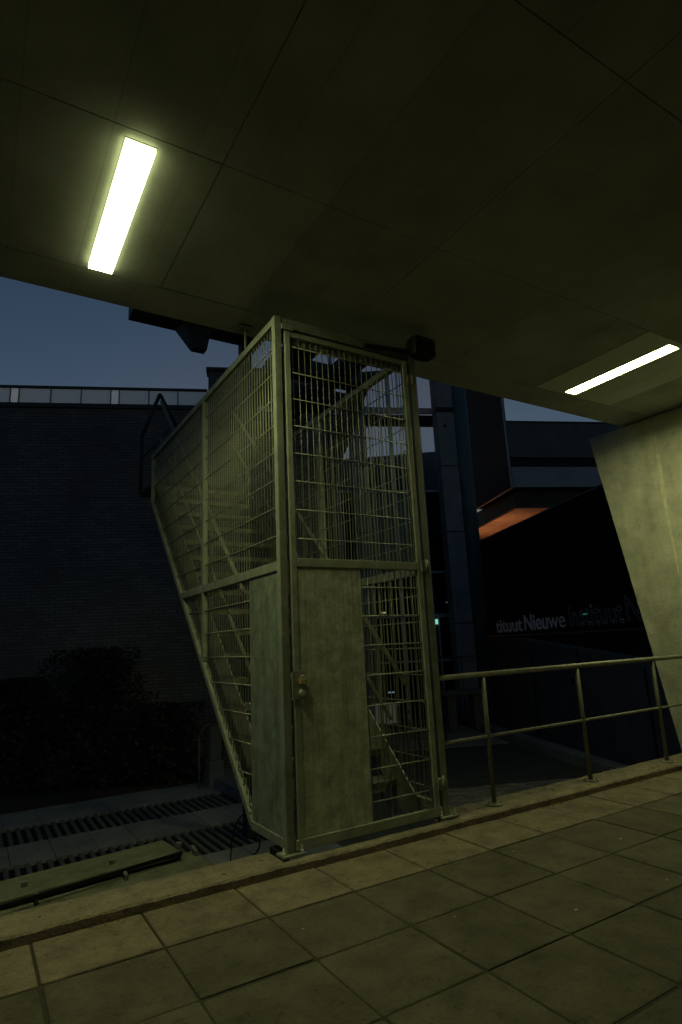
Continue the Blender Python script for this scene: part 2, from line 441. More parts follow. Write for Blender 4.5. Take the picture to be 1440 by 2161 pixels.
for i in range(len(XS) - 1):
    for j in range(len(YS) - 1):
        x0, x1, y0, y1 = XS[i], XS[i + 1], YS[j], YS[j + 1]
        if j == 6 and x0 <= LX1[0] and x1 >= LX1[1]: hole_panel(x0, x1, y0, y1, LX1, (LY0, LY1), 'ceil')
        elif j == 6 and x0 <= LX2[0] and x1 >= LX2[1]:
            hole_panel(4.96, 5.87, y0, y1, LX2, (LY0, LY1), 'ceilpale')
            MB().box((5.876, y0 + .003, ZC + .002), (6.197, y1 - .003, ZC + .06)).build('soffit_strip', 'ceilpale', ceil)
        else:
            g = .0018; dz = random.uniform(0, .0015)
            MB().box((x0 + g, y0 + g, ZC + dz), (x1 - g, y1 - g, ZC + .06), .002).build('soffit_panel', 'ceil', ceil)
# edge beam strip, slightly lower
MB().box((-8, 3.931, ZC + .0015), (14, EY + .006, ZC + .12)).build('edge_strip', 'ceil', ceil)

def ceiling_lamp(hx, label, drop):
    cx, cy = (hx[0] + hx[1]) / 2, (LY0 + LY1) / 2
    t = thing('ceiling_light', label, 'ceiling light', (cx, cy, ZC), 'long lights in the concrete ceiling')
    MB().box((hx[0] + .006, LY0 + .006, ZC - drop), (hx[1] - .006, LY1 - .006, ZC + .04)).build('diffuser', 'lamp', t)
    if drop > 0:
        k = MB(); a0_, z0_ = .002, ZC - drop + .0015
        k.box((hx[0] + .0035, LY0 + .003, z0_), (hx[0] + .0055, LY1 - .003, ZC + .02)); k.box((hx[1] - .0055, LY0 + .003, z0_), (hx[1] - .0035, LY1 - .003, ZC + .02))
        k.box((hx[0] + .0056, LY0 + .003, z0_), (hx[1] - .0056, LY0 + .0055, ZC + .02)); k.box((hx[0] + .0056, LY1 - .0055, z0_), (hx[1] - .0056, LY1 - .003, ZC + .02))
        k.build('bloom_skirt', 'skirt', t)  # added glowing rim, brightens the ceiling in place of lens bloom
    f = MB(); a = .004
    a = .003
    f.box((hx[0], LY0, ZC - .004), (hx[0] + a, LY1, ZC + .03)); f.box((hx[1] - a, LY0, ZC - .004), (hx[1], LY1, ZC + .03))
    f.box((hx[0] + a, LY0, ZC - .004), (hx[1] - a, LY0 + a, ZC + .03)); f.box((hx[0] + a, LY1 - a, ZC - .004), (hx[1] - a, LY1, ZC + .03))
    f.build('trim', 'lamptrim', t)
ceiling_lamp(LX1, 'long lit ceiling light left of the wire cage', .032)
ceiling_lamp(LX2, 'long lit ceiling light beside the leaning concrete pier', -.018)

# ================================================================== leaning pier
pier = thing('concrete_pier', 'leaning bare concrete pier lit by the ceiling light', 'pier', (7.0, 3.0, -1.2))
XP = 7.0
pa = one = None
def onx(x, y, X):
    q = ray(x, y); return CP + q * X / q[0]
top = onx(1243, 928, XP); bot = onx(1440, 1590, XP)
sl = (top[1] - bot[1]) / (top[2] - bot[2])
def ed(z): return bot[1] + sl * (z - bot[2])
poly = [(XP, ed(-1.2), -1.2), (XP, ed(ZC - .012), ZC - .013), (XP, .6, ZC - .013), (XP, 1.5, -1.2)]
mb = MB().prism(poly, (.55, 0, 0), .012)
mb.build('shaft', 'pier', pier)
# lime streak running down the face, a thin crust
pts = [onx(x, y, XP) for x, y in ((1383, 920), (1392, 985), (1400, 1040), (1411, 1100), (1420, 1145), (1428, 1180), (1434, 1215))]
wd = [.012, .026, .022, .016, .02, .014, .005]
bm = bmesh.new(); L = []; Rr = []
for p, ww in zip(pts, wd):
    for side, lst in ((-1, L), (1, Rr)):
        lst.append(bm.verts.new((XP - .0015, p[1] + side * ww * random.uniform(.7, 1.2), p[2])))
for i in range(len(pts) - 1): bm.faces.new((L[i], L[i + 1], Rr[i + 1], Rr[i]))
mb = MB(); mb.bm = bm; mb.build('lime_streak', 'streak', pier)

# ================================================================== stair cage
XL, XR, YF, YE, YM, YSH = 1.735, 2.935, 3.585, 7.08, 5.17, 4.11
ZM, ZT, ZB = 1.765, 3.57, .07
FR = .055
def zlow(y): return ZB + max(0.0, (y - YSH)) * (3.01 - .07) / (7.06 - 4.11)
cage = thing('stair_cage', 'galvanised wire-mesh cage with locked gate closing off a steel stair', 'cage', (XL, YF, 0))
wire0 = MB().tube((0, 0, 0), (0, 0, 1), .0038, 6).build('wire', 'wire', cage, loc=(0, 0, 0))
M['hwire'] = mat('galvanised_cross_wire', (.30, .31, .25), .45, metal=.3, var=.2, scale=14, bump=0)
hw0 = MB().tube((0, 0, 0), (0, 1, 0), .0047, 6).build('wire', 'hwire', cage, loc=(0, 0, 0))
hx0 = MB().tube((0, 0, 0), (1, 0, 0), .0047, 6).build('wire', 'hwire', cage, loc=(0, 0, 0))
protos = [wire0, hw0, hx0]
def side_panel(X, out, sheet):
    h = FR / 2
    f = MB()
    f.box((X - h, YF - h, .015), (X + h, YF + h, ZT + .03), .005)                     # corner post
    f.box((X - h + .002, YF + h, ZT - .03), (X + h - .002, YE + h, ZT + .026), .004)  # top rail
    f.box((X - h + .004, YM - h, zlow(YM) + .02), (X + h - .004, YM + h, ZT - .03), .004)
    f.box((X - h + .004, YE - h, zlow(YE) - .03), (X + h - .004, YE + h, ZT - .03), .004)
    # mid rail ends at the sloping lower edge
    ymid = YSH + (ZM - ZB) / ((3.01 - .07) / (7.06 - 4.11))
    f.box((X - h + .001, YF + h, ZM - .032), (X + h - .001, YM - h, ZM + .032), .004)
    f.box((X - h + .001, YM + h, ZM - .032), (X + h - .001, ymid, ZM + .032), .004)
    f.box((X - h + .003, YF + h, ZB - .035), (X + h - .003, YSH + .01, ZB + .022), .004)
    f.bar((X, YSH, ZB - .005), (X, YE + .01, zlow(YE) - .005), FR - .004, .05, bev=.004)
    p = f.build('side_panel', 'galv', cage)
    n = int((YE - h - (YF + h)) / .05)
    for i in range(1, n + 1):
        y = YF + h + .05 * i - .02
        if abs(y - YM) < h + .004 or y > YE - h - .004: continue
        z0 = zlow(y) + .01
        if sheet and y < YSH: z0 = ZM
        share(wire0, 'wire', (X, y, z0), p, scale=(1, 1, ZT - .01 - z0))
    zz = .43 * .866
    zs = [ZM + .21 + .2 * k for k in range(8)] + [ZM - .19 - .2 * k for k in range(8)]
    for z in zs:
        if z < ZB + .05 or z > ZT - .06: continue
        ya = YF + h
        if z < ZM and sheet: ya = YSH - .01
        yb = min(YE - h, YSH + (z - ZB) / ((3.01 - .07) / (7.06 - 4.11)))
        share(hw0, 'wire', (X - out * .006, ya, z), p, scale=(1, yb - ya, 1))
    if sheet:
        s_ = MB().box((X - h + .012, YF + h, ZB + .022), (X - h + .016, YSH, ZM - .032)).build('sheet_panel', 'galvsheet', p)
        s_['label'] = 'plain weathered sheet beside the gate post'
    return p
side_panel(XL, 1, True)
side_panel(XR + .03, -1, False)
# front header, post feet, hinges
f = MB()
f.box((XL + .03, YF - .022, ZT - .05), (XR + .002, YF + .022, ZT + .028), .004)
f.box((XL + .03, YF + .002, ZT - .16), (XR + .002, YF + .008, ZT - .05))
hd = f.build('header', 'galv', cage)
for X in (XL, XR + .03):
    b_ = MB().box((X - .065, YF - .06, 0.0), (X + .085, YF + .05, .015), .003).build('foot_plate', 'galv', cage)
    for dx, dy in ((-.05, -.03), (.07, -.03), (.07, .03)):
        g = MB().tube((X + dx, YF + dy, .01), (X + dx, YF + dy, .055), .006, 8); g.tube((X + dx, YF + dy, .016), (X + dx, YF + dy, .029), .0125, 6)
        g.build('bolt', 'chrome', b_)
# dark foot block under the near corner
MB().box((XL - .04, YF + .03, -.06), (XL + .02, YF + .2, .012), .006).build('packing_block', 'black', cage)
# gate leaf
GX0, GX1, GY = 1.787, 2.905, YF - .012
gz0, gz1 = .03, ZT - .075
st = .042
g = MB()
g.box((GX0, GY - .02, gz0), (GX0 + st, GY + .02, gz1), .004)
g.box((GX1 - st, GY - .02, gz0), (GX1, GY + .02, gz1), .004)
g.box((GX0 + st, GY - .018, gz1 - .04), (GX1 - st, GY + .018, gz1 - .001), .003)
g.box((GX0 + st, GY - .019, ZM - .01), (GX1 - st, GY + .019, ZM + .05), .004)
g.box((GX0 - .018, GY - .021, gz0 - .008), (GX1 + .018, GY + .017, gz0 + .052), .004)
gate = g.build('gate', 'gate', cage)
SX = 2.34
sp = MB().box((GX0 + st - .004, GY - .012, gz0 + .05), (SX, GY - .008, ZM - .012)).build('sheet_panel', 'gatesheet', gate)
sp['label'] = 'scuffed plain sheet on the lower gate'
for i in range(1, 24):
    x = GX0 + st + .05 * i - .022
    if x > GX1 - st - .005: break
    share(wire0, 'wire', (x, GY, ZM + .04), gate, scale=(1, 1, gz1 - .03 - ZM - .04))
    if x > SX + .01: share(wire0, 'wire', (x, GY, gz0 + .045), gate, scale=(1, 1, ZM - gz0 - .05))
for k in range(1, 9):
    z = ZM + .2045 * k - .02
    if z < gz1 - .04: share(hx0, 'wire', (GX0 + st - .003, GY - .006, z), gate, scale=(GX1 - GX0 - 2 * st + .006, 1, 1))
    z = ZM + .06 - .203 * k
    if z > gz0 + .06: share(hx0, 'wire', (SX - .004, GY - .006, z), gate, scale=(GX1 - st - SX + .008, 1, 1))
for o in protos:
    bpy.data.objects.remove(o)
# lock
lk = MB().box((GX0 - .02, GY - .031, .9), (GX0 + .075, GY - .02, 1.075), .002).build('lock_plate', 'galv', gate)
k1 = MB().tube((GX0 + .045, GY - .03, .925 + .015), (GX0 + .045, GY - .047, .94), .022, 16); k1.tube((GX0 + .045, GY - .046, .94), (GX0 + .045, GY - .052, .94), .012, 12)
k1.build('lock_cylinder', 'chrome', gate)
k2 = MB()
k2.box((GX0 + .028, GY - .05, .995), (GX0 + .068, GY - .031, 1.028), .004)
k2.build('padlock', 'brass', gate)
MB().path([(GX0 + .034, GY - .041, 1.026), (GX0 + .036, GY - .043, 1.043), (GX0 + .048, GY - .044, 1.05), (GX0 + .06, GY - .043, 1.043), (GX0 + .062, GY - .041, 1.026)], .0035).build('padlock_shackle', 'chrome', gate)
MB().path([(GX0 + .068, GY - .045, 1.03), (GX0 + .085, GY - .042, 1.012), (GX0 + .08, GY - .042, .99), (GX0 + .092, GY - .042, .975)], .003, 6).build('chain', 'brass', gate)
for z in (.24, 1.79, 3.33):
    h_ = MB().box((GX1 - .012, GY - .034, z - .045), (GX1 + .05, GY - .018, z + .03), .003); h_.tube((GX1 + .034, GY - .036, z - .05), (GX1 + .034, GY - .036, z + .045), .012, 10)
    h_.build('hinge', 'galv', cage)
MB().box((GX0 - .03, GY - .033, ZT - .075), (GX0 + .07, GY - .021, ZT - .035), .003).build('gate_stop', 'galv', cage)
# thin hanger rod from the ceiling to the top rail
hr = MB().tube((XL, 4.165, ZT + .026), (XL, 4.165, ZC - .012), .012, 8); hr.box((XL - .05, 4.12, ZC - .03), (XL + .06, 4.2, ZC - .013), .003)
hr.build('hanger_rod', 'galv', cage)

# black box with arm above the gate
fl = thing('door_operator', 'black rounded box with flat arm above the gate', 'door closer', (3.05, 3.5, 3.6))
MB().box((2.94, 3.46, 3.545), (3.165, 3.6, 3.715), .035).build('housing', 'black', fl)
MB().bar((2.47, 3.535, 3.525), (2.95, 3.535, 3.578), .018, .035, bev=.004).build('arm', 'black', fl)
MB().box((2.955, 3.60, 3.58), (3.02, 3.63, 3.66)).build('mount', 'black', fl)

# hanging cables by the cage
def curve_pts(pts, n=10):
    out = []
    P = [Vector(p) for p in pts]
    P = [P[0] * 2 - P[1]] + P + [P[-1] * 2 - P[-2]]
    for i in range(1, len(P) - 2):
        for k in range(n):
            t = k / n
            out.append(.5 * ((2 * P[i]) + (P[i + 1] - P[i - 1]) * t + (2 * P[i - 1] - 5 * P[i] + 4 * P[i + 1] - P[i + 2]) * t * t + (3 * P[i] - P[i - 1] - 3 * P[i + 1] + P[i + 2]) * t ** 3))
    out.append(P[-2]); return out
def onxv(x, y, X): return Vector(onx(x, y, X))
cb = MB().path(curve_pts([onxv(x, y, 1.715) for x, y in ((529, 1716), (512, 1720), (499, 1738), (491, 1768), (487, 1812), (486, 1850), (484, 1960))]), .0055)
tag(cb.build('hanging_cable', 'cable'), 'black cable looping out of the cage bottom corner', 'cable')
cb = MB().path(curve_pts([onxv(x, y, 1.715) for x, y in ((550, 1762), (548, 1785), (541, 1800), (530, 1815), (528, 1900))]), .0055)
tag(cb.build('short_cable', 'cable'), 'short black cable under the cage beside the corner foot', 'cable')

# ================================================================== stair inside
stair = thing('steel_stair', 'open-tread steel stair rising inside the wire cage', 'stair', (2.35, 3.9, 0))
SL, SR = 1.80, 2.87
for X in (SL, SR):
    f = MB().prism([(X, 3.78, -.02), (X, 3.96, -.02), (X, 7.25, 3.27), (X, 7.25, 3.5), (X, 7.16, 3.5), (X, 3.78, .12)], (.012, 0, 0))
    s_ = f.build('stringer', 'steeld', stair)
for k in range(1, 17):
    y = 3.80 + .2 * k; z = .2 * k
    f = MB().box((SL + .014, y, z - .03), (SR - .002, y + .22, z), .003)
    f.box((SL + .014, y - .002, z - .045), (SR - .002, y + .006, z + .002))
    f.build('tread', 'steeld', stair)
for X in (SL + .04, SR - .04):
    for off in (2.84, 3.33):
        h = MB().path([(X, 3.75 if off < 3 else 3.98, 3.75 - off if off < 3 else 3.98 - off), (X, 7.2, 7.2 - off)], .02 if off < 3 else .016, 10)
        h.build('handrail' if off < 3 else 'midrail', 'steeld', stair)
    for y in (4.1, 5.3, 6.5):
        MB().bar((X, y, y - 3.75), (X, y, y - 2.85), .03, .012, bev=.002).build('baluster', 'steeld', stair)
# top landing
MB().box((SL, 7.25, 3.31), (SR + .012, 8.1, 3.36), .005).build('landing', 'dsteel', stair)

# ================================================================== railing along the kerb
rl = thing('guard_rail', 'round steel guard railing bolted to the kerb', 'railing', (3.5, 3.56, 0))
RY, RZ = 3.585, .95
MB().tube((3.0, RY, RZ), (10.5, RY, RZ), .021, 14).build('top_rail', 'rail', rl)
MB().tube((3.0, RY, .49), (10.5, RY, .49), .0125, 12).build('mid_rail', 'rail', rl)
MB().tube((4.42, RY, RZ), (4.445, RY, RZ), .0235, 14).build('sleeve', 'rail', rl)
pt0 = None
for X in (3.455, 4.59, 5.725, 6.86, 7.995, 9.13):
    f = MB().tube((X, RY, .012), (X, RY, RZ - .02), .019, 12)
    p = f.build('post', 'railpost', rl)
    f = MB().tube((X, RY, 0), (X, RY, .012), .062, 20); fp = f.build('base_plate', 'rail', p)
    f = MB()
    for a in (45, 135, 225, 315):
        c, s_ = math.cos(math.radians(a)) * .045, math.sin(math.radians(a)) * .045
        f.tube((X + c, RY + s_, .012), (X + c, RY + s_, .024), .008, 6)
    f.build('anchor_bolts', 'rail', p)

# ================================================================== ledge and loose boards behind the kerb
ZL = -1.2
led = struct(MB().box((-8, KY1 + .004, ZL), (1.36, 4.62, -.16), .01).build('ledge', 'hatch'))
def board(name, label, corners, th, z_top):
    pts_ = [onz(x, y, z) for (x, y, z) in corners]
    f = MB().prism([(p[0], p[1], p[2]) for p in pts_], (0, 0, -th), .006)
    return f.build(name, 'hatch')
b1 = board('cover_board', '', ((-160, 1947, -.05), (384, 1797, -.05), (345, 1772, -.07), (-160, 1900, -.07)), .035, 0)
t = thing('cover_board', 'long mossy cover board tilted on the ledge by the grates', 'board', (0.5, 4.2, -.16))
b1.parent = t; b1.location -= t.location; b1.name = 'plank'
for (x, y) in ((52, 1870), (237, 1823), (378, 1786)):
    p = onz(x, y, -.055)
    MB().box((p[0] - .018, p[1] - .012, -.07), (p[0] + .018, p[1] + .02, -.03), .004).build('lug', 'grate', t)
MB().bar((onz(-100, 1945, -.055)), onz(384, 1800, -.055), .012, .022).build('dark_gap_strip', 'pitdark', t)  # near-black bar imitates the shaded gap under the plank edge
b2 = board('lower', '', ((-160, 2000, -.10), (460, 1828, -.10), (405, 1795, -.10), (-160, 1950, -.10)), .05, 0)
t2 = thing('cover_board', 'flat mossy cover board lying against the kerb back', 'board', (0.5, 3.9, -.16))
b2.parent = t2; b2.location -= t2.location; b2.name = 'plank'
for (x, y) in ((75, 1895), (262, 1846), (408, 1796)):
    p = onz(x, y, -.085)
    f = MB().bar((p[0], p[1] - .06, -.075), (p[0], p[1] + .02, -.06), .022, .018, bev=.003); f.box((p[0] - .011, p[1] - .07, -.1), (p[0] + .011, p[1] - .05, -.066), .003)
    f.build('bracket', 'grate', t2)

# ================================================================== lower plaza
PE = 6.53                              # edge of the sunken ramp in the far buildings' axes
gr = MB()
gr.prism([bg(-300, -200, ZL - .06), bg(PE, -200, ZL - .06), bg(PE, 300, ZL - .06), bg(-300, 300, ZL - .06)], (0, 0, -2))
ground = struct(gr.build('ground', 'plazabed'))
struct(MB().prism([bg(PE, -200, ZL - 1.6), bg(300, -200, ZL - 1.6), bg(300, 300, ZL - 1.6), bg(PE, 300, ZL - 1.6)], (0, 0, -.4)).build('ramp_floor', 'ramp'))
pl = struct(MB().box((-3, 4.7, ZL - .05), (3.95, 12.0, ZL - .045)).build('paved_strip', 'plazabed'))
# slab rows between and beyond the two grates
sl0 = MB().box((-.247, -.5, -.05), (.247, .5, 0), .006).build('paving_slab', 'plaza', pl, loc=(0, 0, 0))
slabrows = [(7.3, 1.0), (9.4, .92), (11.35, 1.05)]
fi = True
for (yc, hh) in slabrows:
    for i in range(-5, 8):
        x = .35 + .5 * i
        if fi: sl0.location = (x, yc, ZL - .0); sl0.scale = (1, hh, 1); fi = False
        else: share(sl0, 'paving_slab', (x, yc, ZL + random.uniform(-.004, .004)), pl, scale=(1, hh, 1))
for (ya, yb, wh) in ((7.81, 8.93, 'near the ledge boards'), (9.87, 10.82, 'beside the planting bed')):
    for s in range(4):
        x0 = -2.4 + 1.56 * s
        t = thing('drain_grate', 'slotted iron drain grate set in the lower paving ' + wh, 'grate', (x0, ya, ZL), 'grates in the strip ' + wh)
        MB().box((x0, ya, ZL - .3), (x0 + 1.56, yb, ZL - .042)).build('pit', 'pitdark', t)
        br = None
        for k in range(13):
            x = x0 + .06 + .12 * k
            if br is None: br = MB().box((x - .027, ya + .005, ZL - .04), (x + .027, yb - .005, ZL - .002), .006).build('bar', 'grate', t, loc=(x, (ya + yb) / 2, ZL))
            else: share(br, 'bar', (x, (ya + yb) / 2, ZL), t)
# clinker pavers on the right of the stair, in view through the railing
cl = struct(MB().prism([bg(2.2, 3.5, ZL - .058), bg(PE - .32, 3.5, ZL - .058), bg(PE - .32, 17.3, ZL - .058), bg(2.2, 17.3, ZL - .058)], (0, 0, .012)).build('brick_path', 'plazabed'))
pv = None; cnt = 0
for j in range(0, 60):
    d = 8.0 + .105 * j
    for i in range(0, 22):
        e = 2.35 + .205 * i + (.1 if j % 2 else 0)
        if e > PE - .42: continue
        q = bg(e, d, ZL - .01)
        c = CM.T @ (np.array(q) - CP); sx_, sy_ = PP + FPX * c[:2] / c[2]
        if not (930 < sx_ < 1330 and sy_ < 1730): continue
        if cnt >= 290: continue
        cnt += 1
        if pv is None: pv = MB().box((-.098, -.048, -.05), (.098, .048, 0), .005).build('paver', 'clinker', cl, loc=(0, 0, 0)); pv.location = q; pv.rotation_euler = (0, 0, math.atan2(EE[1], EE[0]))
        else: share(pv, 'paver', q + Vector((0, 0, random.uniform(-.005, .004))), cl, rot=(0, 0, math.atan2(EE[1], EE[0])))
# rest of the field as one relief sheet
rest = MB()
for j in range(60, 92):
    for i in range(0, 22):
        e = 2.35 + .205 * i + (.1 if j % 2 else 0)
        if e > PE - .42: continue
        rest.obox(bg(e, 8 + .105 * j, ZL - .03), Vector(EE) * .098, Vector(FF) * .048, Vector((0, 0, .02)))
tag(rest.build('far_pavers', 'clinker', cl), kind='stuff')
# kerb along the sunken ramp and its retaining face
struct(MB().prism([bg(PE - .3, 3.8, ZL - 1.6), bg(PE, 3.8, ZL - 1.6), bg(PE, 17.5, ZL - 1.6), bg(PE - .3, 17.5, ZL - 1.6)], (0, 0, 1.75), .02).build('ramp_kerb', 'ramp'))
# planting bed edge left
struct(MB().box((3.98, 9.6, ZL - .05), (4.25, 13.2, ZL + .16), .02).build('bed_kerb', 'ramp'))
struct(MB().box((-6, 11.95, ZL - .05), (3.98, 14.5, ZL + .03)).build('planting_bed', 'soil'))
struct(MB().box((4.25, 9.0, ZL - .05), (6.2, 13.3, ZL + .1), .02).build('raised_paving', 'plaza'))

# ================================================================== brick building left
bb = thing('brick_building', 'dark brick building with frosted glass roof balustrade', 'building', bg(-3, 13.07, ZL))
DB = 13.07
def ebox(f, e0, e1, d0, d1, z0, z1, bev=0.0):
    c = bg((e0 + e1) / 2, (d0 + d1) / 2, (z0 + z1) / 2)
    return f.obox(c, Vector(EE) * abs(e1 - e0) / 2, Vector(FF) * abs(d1 - d0) / 2, Vector((0, 0, abs(z1 - z0) / 2)), bev)
ebox(MB(), -16, -.81, DB, 22, ZL - .1, 6.60).build('wall', 'brick', bb)
ebox(MB(), -.81, 2.0, DB + .02, 22, ZL - .1, 7.58).build('tower_block', 'brick', bb)
ebox(MB(), -16, -.82, DB - .05, DB + .35, 6.60, 6.70, .01).build('coping', 'coping', bb)
ebox(MB(), -.86, 2.05, DB - .04, DB + .35, 7.58, 7.66, .01).build('tower_coping', 'coping', bb)
edges = [(-8.45, -7.75), (-7.75, -7.10), (-7.10, -6.90), (-6.90, -6.25), (-6.25, -5.70), (-5.70, -5.08), (-5.08, -4.90), (-4.90, -4.24), (-4.24, -3.60), (-3.60, -2.97), (-2.97, -2.79), (-2.79, -2.14), (-2.14, -1.50), (-1.50, -.86)]
for (e0, e1) in edges:
    wn = (e1 - e0) < .3
    ebox(MB(), e0 + .015, e1 - .015, DB + .1, DB + .115, 6.72, 7.09).build('balustrade_panel', 'frostw' if wn else 'frost', bb)
    ebox(MB(), e0 - .014, e0 + .014, DB + .09, DB + .125, 6.70, 7.12).build('balustrade_post', 'cladl', bb)
ebox(MB(), -8.45, -.84, DB + .07, DB + .145, 7.10, 7.155, .008).build('balustrade_rail', 'coping', bb)

# ivy and shrubs on the bed
def shrub(name, label, e, d, rx, h, n, grp):
    base = bg(e, d, ZL + .03)
    t = thing(name, label, 'shrub', base, grp)
    bm = bmesh.new()
    for i in range(n):
        th = random.uniform(0, 2 * math.pi); rr = random.random() ** .5; hz = random.random() ** .8
        k = (1.05 - .5 * hz) * (0.75 + .35 * math.sin(th * 3 + hz * 9 + e))
        c = base + Vector(EE) * (math.cos(th) * rr * rx * k) + Vector(FF) * (math.sin(th) * rr * min(rx, .42) * k) + Vector((0, 0, .05 + hz * h))
        s_ = random.uniform(.02, .05)
        a = Vector((random.gauss(0, 1), random.gauss(0, 1), random.gauss(0, .6))).normalized(); b2_ = a.cross(Vector((random.gauss(0, 1), random.gauss(0, 1), random.gauss(0, 1)))).normalized()
        v = [bm.verts.new(c + a * s_ * 1.5), bm.verts.new(c + b2_ * s_ * .8), bm.verts.new(c - a * s_ * 1.2), bm.verts.new(c - b2_ * s_ * .8)]
        bm.faces.new(v)
    m_ = MB(); m_.bm = bm; cr = m_.build('foliage', 'leaf', t); cr['kind'] = 'stuff'
    f = MB()
    for k in range(5):
        a = random.uniform(0, 6.28); q = base + Vector((math.cos(a) * rx * .3, math.sin(a) * .2, h * random.uniform(.6, .9)))
        f.tube(base + Vector((math.cos(a) * .06, math.sin(a) * .06, -.03)), q, .014, 6, .005)
    f.build('stem', 'bark', t)
shrub('ivy_shrub', 'tall dark leafy shrub climbing the brick wall', -4.4, 12.55, 1.5, 2.0, 4200, 'shrubs along the brick wall')
shrub('ivy_shrub', 'broad leafy shrub in the bed between two others', -2.9, 12.5, 1.6, 2.5, 5000, 'shrubs along the brick wall')
shrub('ivy_shrub', 'lower leafy shrub in the bed nearest the stair', -1.6, 12.45, 1.3, 1.4, 3600, 'shrubs along the brick wall')
# grey cabinet and pole by the shrubs
q = ond(452, 1617, 12.0)
cb_ = thing('utility_cabinet', 'small grey utility cabinet with bent pipe beside the bed', 'cabinet', (q[0], q[1], ZL))
MB().box((q[0] - .12, q[1] - .1, ZL), (q[0] + .16, q[1] + .15, ZL + .45), .012).build('base', 'ramp', cb_)
MB().box((q[0] - .1, q[1] - .08, ZL + .45), (q[0] + .12, q[1] + .12, ZL + 1.05), .012).build('cabinet_box', 'stone', cb_)
MB().path([(q[0] - .28, q[1], ZL), (q[0] - .28, q[1], ZL + .9), (q[0] - .2, q[1], ZL + 1.05), (q[0] - .05, q[1], ZL + 1.1)], .02).build('pipe', 'stone', cb_)

# pointed steel frame standing on the stair landing
YT = 7.95
def ony(x, y, Y):
    q = ray(x, y); return CP + q * Y / q[1]
a0, a1, a2 = [Vector(ony(x, y, YT)) for x, y in ((338, 832), (300, 920), (374, 900))]
tr = thing('steel_trestle', 'dark steel frame with pointed top behind the cage end', 'frame', (a0.x, YT, 3.36))
MB().path([a1, a0, a2], .026, 8).build('gable', 'dsteel', tr)
MB().tube((a1.x, YT, 3.36), a1, .026, 8).build('leg', 'dsteel', tr)
MB().tube((a2.x, YT, 3.36), a2, .026, 8).build('leg', 'dsteel', tr)
MB().bar((a1.x - .03, YT, 3.34), (SL, YT, 3.34), .06, .04).build('outrigger', 'dsteel', tr)
MB().tube((a1.x, YT, 3.8), (a2.x - .1, YT, a2.z - .05), .012, 8).build('brace', 'dsteel', tr)

# ================================================================== steel footbridge above and behind the cage
ZFB = 6.0
fbv = onz(278, 652, ZFB)
fb = thing('steel_footbridge', 'dark steel footbridge deck passing behind the ceiling edge', 'footbridge', (4.0, 8.3, ZFB))
xl = onz(277, 662, ZFB)[0]
yb1 = onz(277, 672, ZFB)[1]; yb1b = onz(495, 732, ZFB)[1]
ybm = (yb1 + yb1b) / 2
xpost = onz(495, 732, ZFB)[0]
MB().box((xl, 7.3, ZFB), (xpost + .35, ybm, ZFB + .3), .01).build('edge_beam', 'dsteel', fb)
# tapered bracket under the beam
bp = [onz(x, y, ZFB) for x, y in ((370, 690), (428, 702))]
bx0, bx1 = bp[0][0], bp[1][0]
bm = bmesh.new()
bt_ = [(bx0, 7.8, ZFB), (bx1 + .05, 7.8, ZFB), (bx1 + .05, 8.2, ZFB), (bx0, 8.2, ZFB)]
btm = [(bx0 + .2, 7.85, ZFB - .42), (bx1 - .02, 7.85, ZFB - .42), (bx1 - .02, 8.0, ZFB - .42), (bx0 + .2, 8.0, ZFB - .42)]
V1 = [bm.verts.new(p) for p in bt_]; V2 = [bm.verts.new(p) for p in btm]
bm.faces.new(V1); bm.faces.new(list(reversed(V2)))
for i in range(4): bm.faces.new((V1[i], V2[i], V2[(i + 1) % 4], V1[(i + 1) % 4]))
bmesh.ops.recalc_face_normals(bm, faces=bm.faces)
m_ = MB(); m_.bm = bm; m_.build('tapered_bracket', 'dsteel', fb)
MB().box((xpost, 8.0, ZL), (xpost + .16, 8.16, ZFB), .01).build('post', 'dsteel', fb)
MB().box((xl + .9, ybm - .04, ZFB - .012), (xpost - .05, ybm - .02, ZFB - .002)).build('flange', 'cladl', fb)
def yz(x, y): return onz(x, y, ZFB)
xa = yz(560, 790)[0]; xb = yz(782, 820)[0]
for nm, (ya_, yb_) in (('cross_beam', (yz(650, 785)[1], yz(650, 808)[1])), ('cross_beam', (yz(650, 838)[1], yz(650, 872)[1])), ('cross_beam', (yz(650, 905)[1], yz(650, 935)[1]))):
    MB().box((xa, ya_, ZFB), (xb, yb_, ZFB + .25), .01).build(nm, 'dsteel', fb)
yfar = yz(650, 935)[1]
MB().box((xa, 7.3, ZFB + .01), (xa + .5, yfar, ZFB + .2)).build('side_plate', 'dsteel', fb)
for k, xx in enumerate((700, 715, 735, 752)):
    p = yz(xx, 790)
    MB().box((p[0] - .03, 7.5, ZFB + .03), (p[0] + .03, yfar, ZFB + .16)).build('joist', 'dsteel', fb)
# curved brown haunch carrying the bridge
hx_ = []
for x, y in ((830, 780), (806, 795), (784, 812), (771, 838), (764, 868), (752, 900), (733, 945), (716, 985), (704, 1015), (697, 1015), (692, 975), (697, 930), (712, 890), (728, 860), (738, 830), (748, 805), (760, 785)):
    q = ray(x, y); t_ = 8.9 / q[1]; hx_.append(CP + q * t_)
MB().prism([tuple(p) for p in hx_], (0, .25, 0)).build('curved_haunch', 'brown', fb)
q0 = hx_[8]; MB().box((q0[0] - .12, 8.93, ZL), (q0[0] + .06, 9.1, q0[2] + .2)).build('haunch_post', 'brown', fb)

